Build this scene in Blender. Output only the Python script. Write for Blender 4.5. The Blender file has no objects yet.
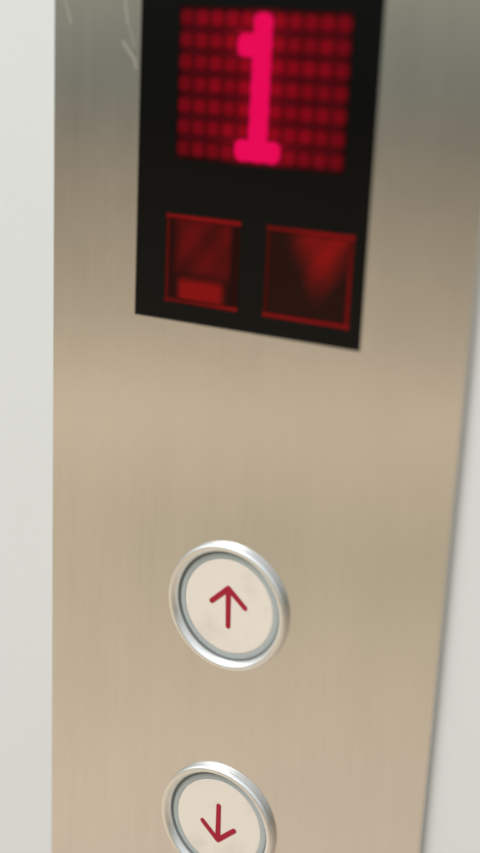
import bpy, bmesh, math, random
from mathutils import Matrix, Vector
random.seed(7)
S = bpy.context.scene
COL = S.collection
MM = 0.001

def P(x, y, z=0.0):
    """panel coordinates in millimetres (right, up, out of the wall) -> world metres"""
    return Vector((x * MM, -z * MM, y * MM))

# ---------------------------------------------------------------- materials
def lin(c):
    return tuple((v / 255 / 12.92) if v / 255 <= 0.04045 else ((v / 255 + 0.055) / 1.055) ** 2.4 for v in c)

class NT:
    def __init__(s, name):
        s.m = bpy.data.materials.new(name); s.m.use_nodes = True
        s.t = s.m.node_tree; s.b = s.t.nodes['Principled BSDF']
    def n(s, kind, **kw):
        o = s.t.nodes.new(kind)
        for k, v in kw.items():
            if k.startswith('i_'):
                o.inputs[k[2:].replace('_', ' ')].default_value = v
            else:
                setattr(o, k, v)
        return o
    def l(s, a, b): s.t.links.new(a, b)
    def math(s, op, a, b=None, c=None, clamp=False):
        o = s.t.nodes.new('ShaderNodeMath'); o.operation = op; o.use_clamp = clamp
        for i, v in enumerate((a, b, c)):
            if v is None: continue
            if isinstance(v, (int, float)): o.inputs[i].default_value = v
            else: s.l(v, o.inputs[i])
        return o.outputs[0]
    def bump(s, h, strength, dist, normal=None):
        b = s.n('ShaderNodeBump'); b.inputs['Strength'].default_value = strength; b.inputs['Distance'].default_value = dist
        s.l(h, b.inputs['Height'])
        if normal: s.l(normal, b.inputs['Normal'])
        return b.outputs['Normal']

def simple(name, col, rough, metal=0.0, spec=0.5, coat=0.0, noise=0.0, nscale=300, bump=0.0, rvar=0.0):
    k = NT(name); b = k.b
    b.inputs['Base Color'].default_value = (*col, 1)
    b.inputs['Roughness'].default_value = rough
    b.inputs['Metallic'].default_value = metal
    b.inputs['Specular IOR Level'].default_value = spec
    b.inputs['Coat Weight'].default_value = coat
    tc = k.n('ShaderNodeTexCoord')
    nz = k.n('ShaderNodeTexNoise'); nz.inputs['Scale'].default_value = nscale; nz.inputs['Detail'].default_value = 5
    k.l(tc.outputs['Object'], nz.inputs['Vector'])
    if noise:
        mx = k.n('ShaderNodeMix', data_type='RGBA')
        mx.inputs['A'].default_value = (*[v * (1 - noise) for v in col], 1)
        mx.inputs['B'].default_value = (*[min(1, v * (1 + noise)) for v in col], 1)
        k.l(nz.outputs['Fac'], mx.inputs['Factor']); k.l(mx.outputs['Result'], b.inputs['Base Color'])
    if rvar:
        k.l(k.math('MULTIPLY_ADD', nz.outputs['Fac'], rvar * 2, rough - rvar), b.inputs['Roughness'])
    if bump:
        k.l(k.bump(nz.outputs['Fac'], bump, 0.0001), b.inputs['Normal'])
    return k.m

def steel_material():
    k = NT('brushed_stainless_steel'); b = k.b
    tc = k.n('ShaderNodeTexCoord')
    sep = k.n('ShaderNodeSeparateXYZ'); k.l(tc.outputs['Object'], sep.inputs[0])
    def stretched(sx, sz, scale, detail=4):
        mp = k.n('ShaderNodeMapping'); mp.inputs['Scale'].default_value = (sx, sx, sz)
        k.l(tc.outputs['Object'], mp.inputs['Vector'])
        nz = k.n('ShaderNodeTexNoise'); nz.inputs['Scale'].default_value = scale; nz.inputs['Detail'].default_value = detail
        k.l(mp.outputs[0], nz.inputs['Vector']); return nz.outputs['Fac']
    fine = stretched(1.0, 0.012, 5200, 3)      # hairline grain running up and down
    wide = stretched(1.0, 0.05, 420, 4)
    blot = stretched(1.0, 0.7, 38, 3)          # handling marks, large and faint
    blot2 = stretched(1.0, 0.8, 150, 3)
    # two faint paler, rougher marks beside the display window and one at the panel's edge
    def pale_mark(x0, z0, x1, z1, w, amp):
        dx, dz = x1 - x0, z1 - z0; L2 = dx * dx + dz * dz
        px = k.math('SUBTRACT', k.math('MULTIPLY', sep.outputs['X'], 1000), x0)
        pz = k.math('SUBTRACT', k.math('MULTIPLY', sep.outputs['Z'], 1000), z0)
        t = k.math('DIVIDE', k.math('ADD', k.math('MULTIPLY', px, dx), k.math('MULTIPLY', pz, dz)), L2, clamp=True)
        ex = k.math('SUBTRACT', px, k.math('MULTIPLY', t, dx)); ez = k.math('SUBTRACT', pz, k.math('MULTIPLY', t, dz))
        d = k.math('SQRT', k.math('ADD', k.math('MULTIPLY', ex, ex), k.math('MULTIPLY', ez, ez)))
        f = k.math('SUBTRACT', 1.0, k.math('DIVIDE', d, w * .7), clamp=True)
        return k.math('MULTIPLY', f, amp)
    marks = None
    for a in ((-4.4, 66, -3.2, 59, 0.75, .8), (-3.2, 59, -1.4, 54.6, 0.7, .6), (-4.2, 55.2, -1.2, 51.6, 0.9, .9),
              (-1.3, 51.6, -1.0, 50.3, .7, 1.0), (-19, 64, -17.0, 58.4, .7, .6), (-33, 50, -31, 44, .4, .3)):
        s_ = pale_mark(*a); marks = s_ if marks is None else k.math('MAXIMUM', marks, s_)
    base = k.n('ShaderNodeMix', data_type='RGBA')
    base.inputs['A'].default_value = (0.68, 0.66, 0.64, 1); base.inputs['B'].default_value = (0.82, 0.80, 0.78, 1)
    streak = stretched(1.0, 0.03, 110, 3)
    f = k.math('SUBTRACT', k.math('MULTIPLY_ADD', fine, .4, k.math('MULTIPLY_ADD', wide, .3, k.math('MULTIPLY_ADD', streak, .3, k.math('MULTIPLY', blot, .7)))), .45, clamp=True)
    k.l(f, base.inputs['Factor'])
    mk = k.n('ShaderNodeMix', data_type='RGBA'); mk.inputs['B'].default_value = (0.80, 0.80, 0.74, 1)
    k.l(k.math('MULTIPLY', marks, .18), mk.inputs['Factor']); k.l(base.outputs['Result'], mk.inputs['A'])
    k.l(mk.outputs['Result'], b.inputs['Base Color'])
    b.inputs['Metallic'].default_value = 1.0
    r = k.math('MULTIPLY_ADD', blot, .06, k.math('MULTIPLY_ADD', blot2, .04, k.math('MULTIPLY_ADD', wide, .04, .075)))
    k.l(k.math('MULTIPLY_ADD', marks, .22, r), b.inputs['Roughness'])
    h = k.math('MULTIPLY_ADD', fine, .5, k.math('MULTIPLY', wide, .5))
    n1 = k.bump(h, .22, .00002)
    k.l(k.bump(blot, .45, .00022, k.bump(streak, .18, .00006, n1)), b.inputs['Normal'])
    return k.m

def wall_material():
    k = NT('painted_wall'); b = k.b
    tc = k.n('ShaderNodeTexCoord')
    a = k.n('ShaderNodeTexNoise'); a.inputs['Scale'].default_value = 900; a.inputs['Detail'].default_value = 4
    c = k.n('ShaderNodeTexNoise'); c.inputs['Scale'].default_value = 22; c.inputs['Detail'].default_value = 3
    for q in (a, c): k.l(tc.outputs['Object'], q.inputs['Vector'])
    mx = k.n('ShaderNodeMix', data_type='RGBA')
    mx.inputs['A'].default_value = (.785, .80, .80, 1); mx.inputs['B'].default_value = (.825, .84, .84, 1)
    k.l(c.outputs['Fac'], mx.inputs['Factor']); k.l(mx.outputs['Result'], b.inputs['Base Color'])
    b.inputs['Roughness'].default_value = .55; b.inputs['Specular IOR Level'].default_value = .3
    k.l(k.bump(a.outputs['Fac'], .25, .00015), b.inputs['Normal'])
    return k.m

def lamp_material(name, rough=.1):
    """tinted plastic over a lamp: its glow comes from the mesh's own 'glow' colours"""
    k = NT(name); b = k.b
    at = k.n('ShaderNodeAttribute'); at.attribute_name = 'glow'
    b.inputs['Base Color'].default_value = (.006, .002, .002, 1); b.inputs['Roughness'].default_value = rough
    b.inputs['Specular IOR Level'].default_value = .07
    k.l(at.outputs['Color'], b.inputs['Emission Color']); b.inputs['Emission Strength'].default_value = 1
    return k.m

M_STEEL = steel_material()
M_WALL = wall_material()
M_GLASS = simple('black_acrylic', (.0025, .0025, .0025), .08, spec=.20, rvar=.02, nscale=60)
M_LAMP = lamp_material('lit_display')
M_CHROME = simple('satin_chrome', (.93, .93, .92), .38, metal=1, noise=.03, nscale=700, rvar=.05, bump=.05)
def cap_material():
    k = NT('cream_plastic'); b = k.b
    g = k.n('ShaderNodeNewGeometry')
    a = k.n('ShaderNodeTexNoise'); a.inputs['Scale'].default_value = 110; a.inputs['Detail'].default_value = 4
    c = k.n('ShaderNodeTexNoise'); c.inputs['Scale'].default_value = 1400; c.inputs['Detail'].default_value = 2
    for q in (a, c): k.l(g.outputs['Position'], q.inputs['Vector'])
    f = k.math('MULTIPLY', k.math('SUBTRACT', a.outputs['Fac'], .53), 1.8, clamp=True)
    sp_ = k.math('MULTIPLY', k.math('SUBTRACT', c.outputs['Fac'], .70), 5.0, clamp=True)
    f = k.math('ADD', f, k.math('MULTIPLY', sp_, .6), clamp=True)
    mx = k.n('ShaderNodeMix', data_type='RGBA')
    mx.inputs['A'].default_value = (.925, .835, .75, 1); mx.inputs['B'].default_value = (.66, .58, .49, 1)
    k.l(f, mx.inputs['Factor']); k.l(mx.outputs['Result'], b.inputs['Base Color'])
    k.l(k.math('MULTIPLY_ADD', f, .2, .33), b.inputs['Roughness'])
    return k.m
M_RIM = simple('smoky_clear_plastic', (.46, .51, .51), .22, spec=.6, noise=.06, nscale=500)
M_CAP = cap_material()
M_WELL = simple('dark_well', (.16, .18, .18), .5, noise=.1)
M_RED = simple('red_arrow_paint', (.42, .010, .036), .42, spec=.3, noise=.10, nscale=900)
M_GASKET = simple('grey_gasket', (.16, .155, .14), .7, noise=.1)

# ---------------------------------------------------------------- mesh helpers
def link(name, bm, mat, parent=None, smooth=False, loc=None):
    bmesh.ops.recalc_face_normals(bm, faces=bm.faces)
    me = bpy.data.meshes.new(name); bm.to_mesh(me); bm.free()
    me.materials.append(mat)
    if smooth:
        for f in me.polygons: f.use_smooth = True
    o = bpy.data.objects.new(name, me); COL.objects.link(o)
    if loc is not None: o.location = loc
    if parent: o.parent = parent
    return o

def fillet(pts, radii, seg=8):
    """rounds each corner of a closed outline"""
    out = []; n = len(pts)
    for i, (x, y) in enumerate(pts):
        r = radii[i] if isinstance(radii, (list, tuple)) else radii
        p = Vector((x, y)); a = Vector(pts[i - 1]) - p; c = Vector(pts[(i + 1) % n]) - p
        la, lc = a.length, c.length; a.normalize(); c.normalize()
        ang = a.angle(c)
        if r <= 0 or abs(ang - math.pi) < 1e-3: out.append((x, y)); continue
        d = min(r / math.tan(ang / 2), la * .49, lc * .49); r = d * math.tan(ang / 2)
        cen = p + (a + c).normalized() * (r / math.sin(ang / 2))
        s, e = p + a * d - cen, p + c * d - cen
        a0 = math.atan2(s.y, s.x); a1 = math.atan2(e.y, e.x); da = (a1 - a0 + math.pi) % (2 * math.pi) - math.pi
        for k in range(seg + 1):
            t = a0 + da * k / seg; out.append((cen.x + r * math.cos(t), cen.y + r * math.sin(t)))
    return out

def prism(bm, outline, z0, z1, bevel=0.0, org=(0, 0)):
    lo = [bm.verts.new(P(x - org[0], y - org[1], z0)) for x, y in outline]
    hi = [bm.verts.new(P(x - org[0], y - org[1], z1)) for x, y in outline]
    n = len(outline)
    bm.faces.new(lo); top = bm.faces.new(hi)
    for i in range(n): bm.faces.new((lo[i], lo[(i + 1) % n], hi[(i + 1) % n], hi[i]))
    if bevel:
        bmesh.ops.bevel(bm, geom=list(top.edges), offset=bevel * MM, segments=2, profile=.5, affect='EDGES')

def lathe(bm, prof, seg=128):
    rings = []
    for r, z in prof:
        if r < 1e-6: rings.append([bm.verts.new(P(0, 0, z))]); continue
        rings.append([bm.verts.new(P(r * math.cos(2 * math.pi * k / seg), r * math.sin(2 * math.pi * k / seg), z)) for k in range(seg)])
    for A, B in zip(rings, rings[1:]):
        for k in range(seg):
            j = (k + 1) % seg
            if len(A) == 1 and len(B) > 1: bm.faces.new((A[0], B[k], B[j]))
            elif len(B) == 1 and len(A) > 1: bm.faces.new((A[k], A[j], B[0]))
            elif len(A) > 1: bm.faces.new((A[k], A[j], B[j], B[k]))

def smooth_prof(p, it=2):
    for _ in range(it):
        q = [p[0]]
        for a, b in zip(p, p[1:]):
            q += [(a[0] * .75 + b[0] * .25, a[1] * .75 + b[1] * .25), (a[0] * .25 + b[0] * .75, a[1] * .25 + b[1] * .75)]
        q.append(p[-1]); p = q
    return p

def glow_patch(name, x0, x1, y0, y1, z, nx, ny, fn, parent, org, corner=0.0):
    """a lit diffuser: a thin slab whose lamp colours vary over its face"""
    bm = bmesh.new(); g = {}
    for i in range(nx + 1):
        for j in range(ny + 1):
            u, v = i / nx, j / ny
            g[i, j] = bm.verts.new(P(x0 + (x1 - x0) * u - org[0], y0 + (y1 - y0) * v - org[1], z))
    lay = bm.loops.layers.float_color.new('glow')
    cols = {}
    for (i, j), v in g.items(): cols[v] = (*fn(x0 + (x1 - x0) * i / nx, y0 + (y1 - y0) * j / ny), 1)
    for i in range(nx):
        for j in range(ny): bm.faces.new((g[i, j], g[i + 1, j], g[i + 1, j + 1], g[i, j + 1]))
    bd = [e for e in bm.edges if e.is_boundary]
    r = bmesh.ops.extrude_edge_only(bm, edges=bd)
    for v in [q for q in r['geom'] if isinstance(q, bmesh.types.BMVert)]: v.co.y += 0.0001
    for f in bm.faces:
        for l in f.loops: l[lay] = cols.get(l.vert, (0, 0, 0, 1))
    return link(name, bm, M_LAMP, parent)

# ---------------------------------------------------------------- the wall
PLATE_T = 1.65
bm = bmesh.new()
bmesh.ops.create_grid(bm, x_segments=8, y_segments=8, size=1.5)
for v in bm.verts: v.co = Vector((v.co.x, PLATE_T * MM, v.co.y))
wall = link('wall', bm, M_WALL)
wall['kind'] = 'structure'

# ---------------------------------------------------------------- the call panel
AX, BX, W, H = -21.45, 73.8, 52.0, 74.5
YLO, YHI = -172.0, 112.0
panel = bpy.data.objects.new('elevator_call_panel', None); COL.objects.link(panel)
panel.location = P(26.2, YLO, -PLATE_T); panel.empty_display_size = .02
panel['label'] = 'brushed steel elevator call panel with red floor display and two round arrow buttons'
panel['category'] = 'elevator panel'
def child(o, parent):
    """parents o and keeps it where it was built"""
    bpy.context.view_layer.update()
    o.parent = parent; o.matrix_parent_inverse = Matrix.Identity(4)
    o.location = Vector(o.location) - absloc(parent)
    return o
def absloc(o):
    v = Vector(o.location)
    while o.parent: o = o.parent; v += Vector(o.location)
    return v

bm = bmesh.new()
xs, ys = [AX, 0, W, BX], [YLO, 0, H, YHI]
F = {(i, j): bm.verts.new(P(xs[i], ys[j], 0)) for i in range(4) for j in range(4)}
B = {(i, j): bm.verts.new(P(xs[i], ys[j], -PLATE_T + .25)) for i in range(4) for j in range(4)}
for i in range(3):
    for j in range(3):
        if (i, j) != (1, 1):
            bm.faces.new([F[i, j], F[i + 1, j], F[i + 1, j + 1], F[i, j + 1]])
            bm.faces.new([B[i, j], B[i, j + 1], B[i + 1, j + 1], B[i + 1, j]])
for D in (0,):
    ring = [(0, 0), (1, 0), (2, 0), (3, 0), (3, 1), (3, 2), (3, 3), (2, 3), (1, 3), (0, 3), (0, 2), (0, 1)]
    for a, b in zip(ring, ring[1:] + ring[:1]): bm.faces.new((F[a], B[a], B[b], F[b]))
    ring = [(1, 1), (1, 2), (2, 2), (2, 1)]
    for a, b in zip(ring, ring[1:] + ring[:1]): bm.faces.new((F[a], B[a], B[b], F[b]))
bmesh.ops.recalc_face_normals(bm, faces=bm.faces)
fe = []
for e in bm.edges:
    if all(abs(v.co.y) < 1e-7 for v in e.verts) and any(abs(f.normal.y) < .5 for f in e.link_faces): fe.append(e)
outer = [e for e in fe if any(min(abs(v.co.x - AX * MM), abs(v.co.x - BX * MM), abs(v.co.z - YLO * MM), abs(v.co.z - YHI * MM)) < 1e-7 for v in e.verts)]
bmesh.ops.bevel(bm, geom=outer, offset=.45 * MM, segments=4, profile=.5, affect='EDGES')
child(link('faceplate', bm, M_STEEL), panel)
bm = bmesh.new()
prism(bm, [(AX + .5, YLO + .5), (BX - .5, YLO + .5), (BX - .5, YHI - .5), (AX + .5, YHI - .5)], -PLATE_T + .0, -PLATE_T + .24)
child(link('gasket', bm, M_GASKET), panel)

# ---------------------------------------------------------------- floor display
bm = bmesh.new()
prism(bm, [(.03, .03), (W - .03, .03), (W - .03, H - .03), (.03, H - .03)], -PLATE_T + .3, -.12, .06, org=(W / 2, H / 2))
disp = link('display_window', bm, M_GLASS, loc=P(W / 2, H / 2, 0)); child(disp, panel)
disp['label'] = 'black display window with a red dot matrix and two dim arrow indicators'
ORG = (W / 2, H / 2)
MX0, MX1, MY0, MY1 = 9.0, 45.9, 33.4, 62.5
NCX, NCY = 11, 7
CW, CH = (MX1 - MX0) / NCX, (MY1 - MY0) / NCY
lit = [(5, r) for r in range(7)] + [(4, 5), (4, 0), (6, 0)]        # column, row counted from the bottom
def digit_halo(x, y):  # halo of the lit digit, put into the glow colours around it
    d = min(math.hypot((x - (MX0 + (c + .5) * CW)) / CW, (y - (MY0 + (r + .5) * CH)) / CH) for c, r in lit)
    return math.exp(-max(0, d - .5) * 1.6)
def back(x, y):
    e = min((x - MX0), (MX1 - x), (y - MY0), (MY1 - y)) / 1.2
    k = min(1, max(.12, e)) * (.056 + .24 * digit_halo(x, y) ** 1.3)  # backing glow rises near the digit, its light bleed painted in
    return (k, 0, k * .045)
mat_back = glow_patch('dot_matrix', MX0 - .2, MX1 + .2, MY0 - .2, MY1 + .2, -.10, 66, 42, back, disp, ORG)
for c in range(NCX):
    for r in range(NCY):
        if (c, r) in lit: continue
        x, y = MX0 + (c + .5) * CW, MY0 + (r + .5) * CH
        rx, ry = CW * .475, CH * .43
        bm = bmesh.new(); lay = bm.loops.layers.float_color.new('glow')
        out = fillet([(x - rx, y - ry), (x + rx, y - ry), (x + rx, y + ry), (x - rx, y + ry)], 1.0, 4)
        amp = .215 * random.uniform(.86, 1.1) * (.8 if c in (0, NCX - 1) else 1) + .24 * digit_halo(x, y) ** 1.3  # unlit cells next to the digit brightened to stand for its halo
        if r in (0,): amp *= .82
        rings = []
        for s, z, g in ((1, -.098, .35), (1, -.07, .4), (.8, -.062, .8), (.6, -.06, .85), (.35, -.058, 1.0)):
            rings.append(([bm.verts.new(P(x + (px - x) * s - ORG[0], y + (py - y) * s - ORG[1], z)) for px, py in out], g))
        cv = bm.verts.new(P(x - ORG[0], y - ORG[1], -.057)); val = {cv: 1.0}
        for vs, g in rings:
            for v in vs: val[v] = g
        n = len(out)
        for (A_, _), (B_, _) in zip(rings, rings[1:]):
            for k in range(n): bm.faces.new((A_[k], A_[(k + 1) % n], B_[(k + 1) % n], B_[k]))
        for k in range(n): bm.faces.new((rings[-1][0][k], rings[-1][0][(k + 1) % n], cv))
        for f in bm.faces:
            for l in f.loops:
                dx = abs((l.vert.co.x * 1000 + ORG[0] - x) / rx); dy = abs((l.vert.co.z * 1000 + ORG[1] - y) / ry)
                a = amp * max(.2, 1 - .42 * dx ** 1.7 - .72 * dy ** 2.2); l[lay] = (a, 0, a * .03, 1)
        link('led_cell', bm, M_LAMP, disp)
# lit digit 1: merged glowing cells
sx0, sx1 = 25.42, 29.45
dig = [(sx1, 61.9), (sx0, 61.9), (sx0, 58.0), (22.1, 58.0), (22.1, 53.6), (sx0, 53.6), (sx0 - .15, 38.1), (22.3, 38.1), (22.3, 34.0), (32.4, 34.0), (32.4, 38.1), (sx1, 38.1)]
rad = [1.5, 1.5, .3, 1.9, 1.9, .3, .3, 1.7, 1.7, 1.7, 1.7, .3]
def ripple(pts):
    out = []
    for (x, y), (x2, y2) in zip(pts, pts[1:] + pts[:1]):
        n = max(1, int(math.hypot(x2 - x, y2 - y) / .35))
        out += [(x + (x2 - x) * k / n, y + (y2 - y) * k / n) for k in range(n)]
    res = []
    for x, y in out:
        w = .09 * math.cos((y - MY0 - CH / 2) / CH * 2 * math.pi) if 38.3 < y < 61 and x > 24 else 0
        h = .08 * math.cos((x - MX0 - CW / 2) / CW * 2 * math.pi) if y < 38.3 else 0
        res.append((x + w * (1 if x > 27.4 else -1), y + h * (1 if y > 36 else -1)))
    return res
bm = bmesh.new(); prism(bm, ripple(fillet(dig, rad, 8)), -.09, .02, 0, org=ORG)
lay = bm.loops.layers.float_color.new('glow')
for f in bm.faces:
    for l in f.loops: l[lay] = (.80, 0.0, .088, 1)
dg = link('digit', bm, M_LAMP, disp); dg['label'] = 'bright pinkish red figure 1'

# the two direction indicators under the matrix
def tube_frame(x0, x1, y0, y1, w, lv):
    """outline lamps: left, right, bottom, top brightness"""
    L, R, Bt, T = lv
    def fn(x, y):
        v = 0.0
        for d, a in ((x - x0, L), (x1 - x, R), (y - y0, Bt), (y1 - y, T)):
            if callable(a): a = a(x, y)
            v = max(v, a * max(0, 1 - max(0, abs(d - w * .5) - w * .08) / (w * .46)))
        return v
    return fn
def indicator(name, label, x0, x1, y0, y1, lv, inner, nx=72, ny=76):
    fr = tube_frame(x0, x1, y0, y1, 1.15, lv)
    w = 1.2
    # outline, as four lit bars in one frame mesh
    def fcol(x, y): a = fr(x, y); return (a, a * .012 + .001, a * .02)
    bm = bmesh.new(); lay = bm.loops.layers.float_color.new('glow')
    gx = [x0 + w * i / 6 for i in range(6)] + [x0 + w + (x1 - x0 - 2 * w) * i / 24 for i in range(25)] + [x1 - w + w * i / 6 for i in range(1, 7)]
    gy = [y0 + w * i / 6 for i in range(6)] + [y0 + w + (y1 - y0 - 2 * w) * i / 24 for i in range(25)] + [y1 - w + w * i / 6 for i in range(1, 7)]
    V = {}; C = {}
    for i, x in enumerate(gx):
        for j, y in enumerate(gy):
            if w * 1.01 < x - x0 < x1 - x0 - w * 1.01 and w * 1.01 < y - y0 < y1 - y0 - w * 1.01: continue
            V[i, j] = bm.verts.new(P(x - ORG[0], y - ORG[1], -.085)); C[V[i, j]] = (*fcol(x, y), 1)
    for i in range(len(gx) - 1):
        for j in range(len(gy) - 1):
            cx, cy = (gx[i] + gx[i + 1]) / 2, (gy[j] + gy[j + 1]) / 2
            if x0 + w < cx < x1 - w and y0 + w < cy < y1 - w: continue
            bm.faces.new((V[i, j], V[i + 1, j], V[i + 1, j + 1], V[i, j + 1]))
    rr = bmesh.ops.extrude_edge_only(bm, edges=[e for e in bm.edges if e.is_boundary])
    for v in [q for q in rr['geom'] if isinstance(q, bmesh.types.BMVert)]: v.co.y += .00003
    for f in bm.faces:
        for l in f.loops: l[lay] = C.get(l.vert, (0, 0, 0, 1))
    link('indicator_frame', bm, M_LAMP, disp)
    o = glow_patch(name, x0 + w + .02, x1 - w - .02, y0 + w + .02, y1 - w - .02, -.095, nx, ny, lambda x, y: inner(x, y), disp, ORG)
    o['label'] = label
def sst(a, b, v):
    t = min(1, max(0, (v - a) / (b - a))); return t * t * (3 - 2 * t)
def up_in(x, y):
    stem = sst(9.6, 11.6, x) * (1 - sst(19.6, 22.0, x)) * (1 - sst(7.8, 10.0, y))
    head = sst(8.5, 11.5, x) * (1 - sst(21.5, 23.5, x)) * sst(8.5, 12, y)
    n = .5 + .5 * math.sin(x * .55 + 1.0) * math.sin(y * .42 + .3)
    n2 = .5 + .5 * math.sin(x * .9 - y * .7 + 2)
    a = .016 + .085 * head * (.35 + .5 * n + .35 * n2) + .21 * stem * (.88 + .12 * n)
    a *= 1 - .6 * sst(21.5, 24, x)
    return (a, .0015 + a * .008, .001 + a * .012)
def dn_in(x, y):
    cx = 43.4 - (21 - y) * .13
    hw = 1.6 + 5.4 * sst(6.0, 22.5, y)
    tri = (1 - sst(hw * .2, hw * 1.45, abs(x - cx))) * sst(6.0, 12, y)
    n = .5 + .5 * math.sin(x * .5 + y * .35)
    n2 = .5 + .5 * math.sin(x * .85 - y * .6)
    a = .014 + 1.2 * tri * (.055 + .14 * (.6 + .4 * sst(38, 46, x)) * sst(9, 21, y)) * (.5 + .35 * n + .35 * n2)
    return (a, .0035 + a * .003, .002 + a * .008)
indicator('direction_indicator', 'dim red up indicator with a brighter lower block', 7.1, 24.5, 3.75, 22.25,
          (lambda x, y: .085, .02, lambda x, y: .11 + .10 * sst(12, 24, x), lambda x, y: .25 * (.75 + .25 * sst(8, 14, x))), up_in)
indicator('direction_indicator', 'dim red down indicator with a glow narrowing downwards', 30.3, 49.3, 3.75, 22.25,
          (.055, lambda x, y: .12 + .04 * sst(20, 8, y), .21, lambda x, y: .14 + .10 * sst(33, 42, x)), dn_in)

# ---------------------------------------------------------------- the two call buttons
def stroke(a, b, w, n=8):
    """capsule outline"""
    a, b = Vector(a), Vector(b); t = math.atan2(b.y - a.y, b.x - a.x); pts = []
    for k in range(n + 1): q = t - math.pi / 2 + math.pi * k / n; pts.append((b.x + w * math.cos(q), b.y + w * math.sin(q)))
    for k in range(n + 1): q = t + math.pi / 2 + math.pi * k / n; pts.append((a.x + w * math.cos(q), a.y + w * math.sin(q)))
    return pts
def arrow_outline(sgn):
    tip, tail, aw, ah, w = 4.95, -5.1, 4.1, 3.75, .60
    # one outline: shaft and two barbs
    d = Vector((aw, -ah)).normalized(); nrm = Vector((-d.y, d.x)) * w
    R = []
    def arc(cx, cy, a0, a1, r=w, n=8):
        for k in range(n + 1):
            t = a0 + (a1 - a0) * k / n; R.append((cx + r * math.cos(t), cy + r * math.sin(t)))
    top = tip - w * 1.0
    base_ang = math.atan2(nrm.y, nrm.x)
    arc(0, top, math.pi - base_ang, base_ang)                  # rounded tip, left to right
    arc(aw, top - ah, base_ang, base_ang - math.pi)            # right barb end
    # inner corner, right
    yi = top - w / math.sin(math.atan2(aw, ah)) - (w) * ah / aw
    R.append((w, yi))
    arc(0, tail + w, 0, -math.pi)
    R.append((-w, yi))
    arc(-aw, top - ah, 2 * math.pi - base_ang, math.pi - base_ang)
    return [(x, y * sgn) for x, y in R]
bez_prof = smooth_prof([(14.25, -.02), (14.3, .3), (14.5, .55), (14.52, 1.1), (14.25, 1.55), (13.8, 1.72), (13.35, 1.62), (13.0, 1.25), (12.7, .8), (12.48, .35), (12.45, -.02)], 2)
def make_button(sgn, y, label):
    loc = P(25.88, y, 0)
    bm = bmesh.new()
    lathe(bm, smooth_prof([(0, .34), (6, .34), (10.1, .33), (10.7, .28), (10.85, .12)], 2) + [(10.85, .02)])
    b = link('call_button', bm, M_CAP, smooth=True, loc=loc); child(b, panel); b['label'] = label
    bm = bmesh.new(); lathe(bm, bez_prof, 160); bz = link('bezel', bm, M_CHROME, b, smooth=True); bz.location = P(-.15, 0, 0)
    bm = bmesh.new(); lathe(bm, [(10.9, .02)] + smooth_prof([(10.9, .22), (11.2, .27), (11.75, .22), (12.05, .09)], 2) + [(12.05, .02)]); link('cap_rim', bm, M_RIM, b, smooth=True)
    bm = bmesh.new(); lathe(bm, [(12.6, .01), (12.6, .045), (11.9, .045), (11.9, .01)]); link('well', bm, M_WELL, b)
    bm = bmesh.new(); prism(bm, arrow_outline(sgn), 0.28, 0.42, .05); a = link('arrow', bm, M_RED, b); a.rotation_euler.y = -math.radians(2.0 if sgn > 0 else 1.0)
    a['label'] = 'red arrow pointing up' if sgn > 0 else 'red arrow pointing down'
    return b
make_button(1, -60.75, 'upper cream call button with a red up arrow')
make_button(-1, -114.55, 'lower cream call button with a red down arrow')

# ---------------------------------------------------------------- surroundings' light
wd = bpy.data.worlds.new('World'); S.world = wd; wd.use_nodes = True
nt = wd.node_tree; bg = nt.nodes['Background']
def N(k): return nt.nodes.new(k)
tc = N('ShaderNodeTexCoord'); sp = N('ShaderNodeSeparateXYZ'); nt.links.new(tc.outputs['Generated'], sp.inputs[0])
# elevation of the direction, -40 .. +60 degrees, on a 0..1 ramp
asn = N('ShaderNodeMath'); asn.operation = 'ARCSINE'; nt.links.new(sp.outputs['Z'], asn.inputs[0])
mr = N('ShaderNodeMapRange'); nt.links.new(asn.outputs[0], mr.inputs['Value'])
E0, E1 = -60, 60
mr.inputs['From Min'].default_value = math.radians(E0); mr.inputs['From Max'].default_value = math.radians(E1)
cr = N('ShaderNodeValToRGB'); nt.links.new(mr.outputs['Result'], cr.inputs['Fac'])
def env(rgb, k=1.0): return tuple(v / s * k for v, s in zip(lin(rgb), (.75, .728, .70)))
stops = [(-60, env((196, 182.3, 161))), (-34, env((201, 183.3, 161))), (-30, env((197, 180.3, 156))), (-25, env((186, 171.3, 146))), (-21, env((178, 164.3, 139))),
         (-18.5, env((190, 174.3, 148))), (-16, env((203, 184.3, 159))), (-13, env((168, 154.3, 131))), (-9, env((154, 141.3, 120))), (-6, env((138, 127.3, 109))),
         (-4.6, env((126, 116.3, 99))), (-3.4, env((106, 106, 97))), (-1, env((118, 119, 108))), (2.5, env((138, 139, 123))), (10, env((165, 167, 158))),
         (25, env((214, 217, 216))), (60, env((232, 236, 236)))]
els = cr.color_ramp.elements
while len(els) < len(stops): els.new(.5)
for e, (a, c) in zip(els, stops): e.position = (a - E0) / (E1 - E0); e.color = (*c, 1)
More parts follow.
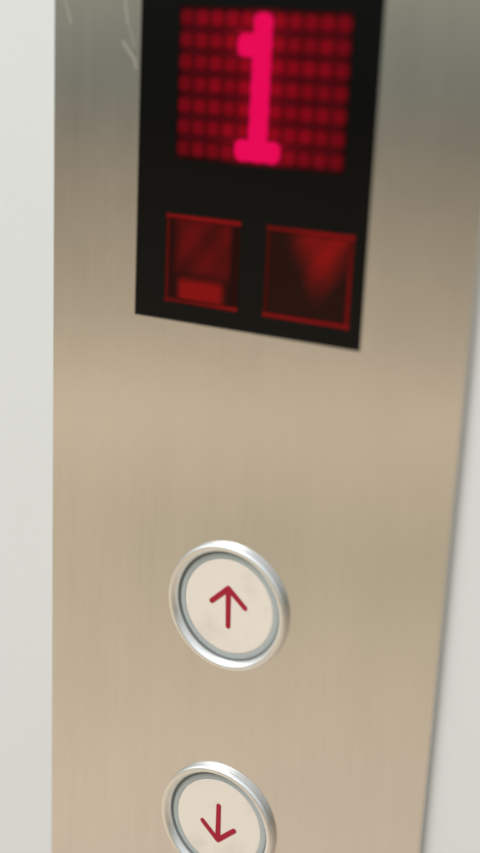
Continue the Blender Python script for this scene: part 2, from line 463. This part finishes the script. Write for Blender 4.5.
# the left of the lobby is a little brighter than the right
az = N('ShaderNodeMath'); az.operation = 'MULTIPLY_ADD'; nt.links.new(sp.outputs['X'], az.inputs[0])
az.inputs[1].default_value = -.25; az.inputs[2].default_value = .88
vm = N('ShaderNodeVectorMath'); vm.operation = 'SCALE'
nt.links.new(cr.outputs['Color'], vm.inputs[0]); nt.links.new(az.outputs[0], vm.inputs['Scale'])
nz = N('ShaderNodeTexNoise'); nz.inputs['Scale'].default_value = 7.0; nz.inputs['Detail'].default_value = 3
nt.links.new(tc.outputs['Generated'], nz.inputs['Vector'])
tint = N('ShaderNodeMix'); tint.data_type = 'RGBA'
tint.inputs['A'].default_value = (.89, .905, .90, 1); tint.inputs['B'].default_value = (1.13, 1.085, 1.075, 1)
nt.links.new(nz.outputs['Fac'], tint.inputs['Factor'])
ml = N('ShaderNodeVectorMath'); ml.operation = 'MULTIPLY'
nt.links.new(vm.outputs[0], ml.inputs[0]); nt.links.new(tint.outputs['Result'], ml.inputs[1])
nt.links.new(ml.outputs[0], bg.inputs['Color']); bg.inputs['Strength'].default_value = 1.0

def area(name, loc, target, sx, sy, power, col):
    d = bpy.data.lights.new(name, 'AREA'); d.shape = 'RECTANGLE'; d.size = sx; d.size_y = sy; d.energy = power; d.color = col
    o = bpy.data.objects.new(name, d); COL.objects.link(o); o.location = loc
    o.rotation_euler = (Vector(target) - Vector(loc)).to_track_quat('-Z', 'Y').to_euler()
    return o
area('ceiling_light', (-.5, -.6, .85), (0.02, 0, -.05), .55, .35, 7.4, (.95, .985, 1.0))

# ---------------------------------------------------------------- camera (solved from the photograph)
R = ((0.8748571022804527, 0.0450624985459024, -0.4822804389711237),
     (-0.17815692461176397, 0.9558059481436009, -0.23386983496416466),
     (0.4504277531438948, 0.2905242859350796, 0.8442218182915951))
cd = bpy.data.cameras.new('camera'); cam = bpy.data.objects.new('camera', cd); COL.objects.link(cam)
ax = [Vector((r[0], -r[2], r[1])) for r in R]
m = Matrix.Identity(4)
for i in range(3):
    for j in range(3): m[j][i] = ax[i][j]
m.translation = P(149.117, 59.143, 229.839)
cam.matrix_world = m
cd.sensor_fit = 'VERTICAL'; cd.sensor_height = 36; cd.sensor_width = 36 * 9 / 16
cd.lens = 1315.54 / 853 * 36
cd.clip_start = .01; cd.clip_end = 50
cd.dof.use_dof = True; cd.dof.focus_distance = .300; cd.dof.aperture_fstop = 6.8
S.camera = cam

S.view_settings.view_transform = 'Standard'; S.view_settings.look = 'None'
S.view_settings.exposure = 0; S.view_settings.gamma = 1
S.render.film_transparent = False
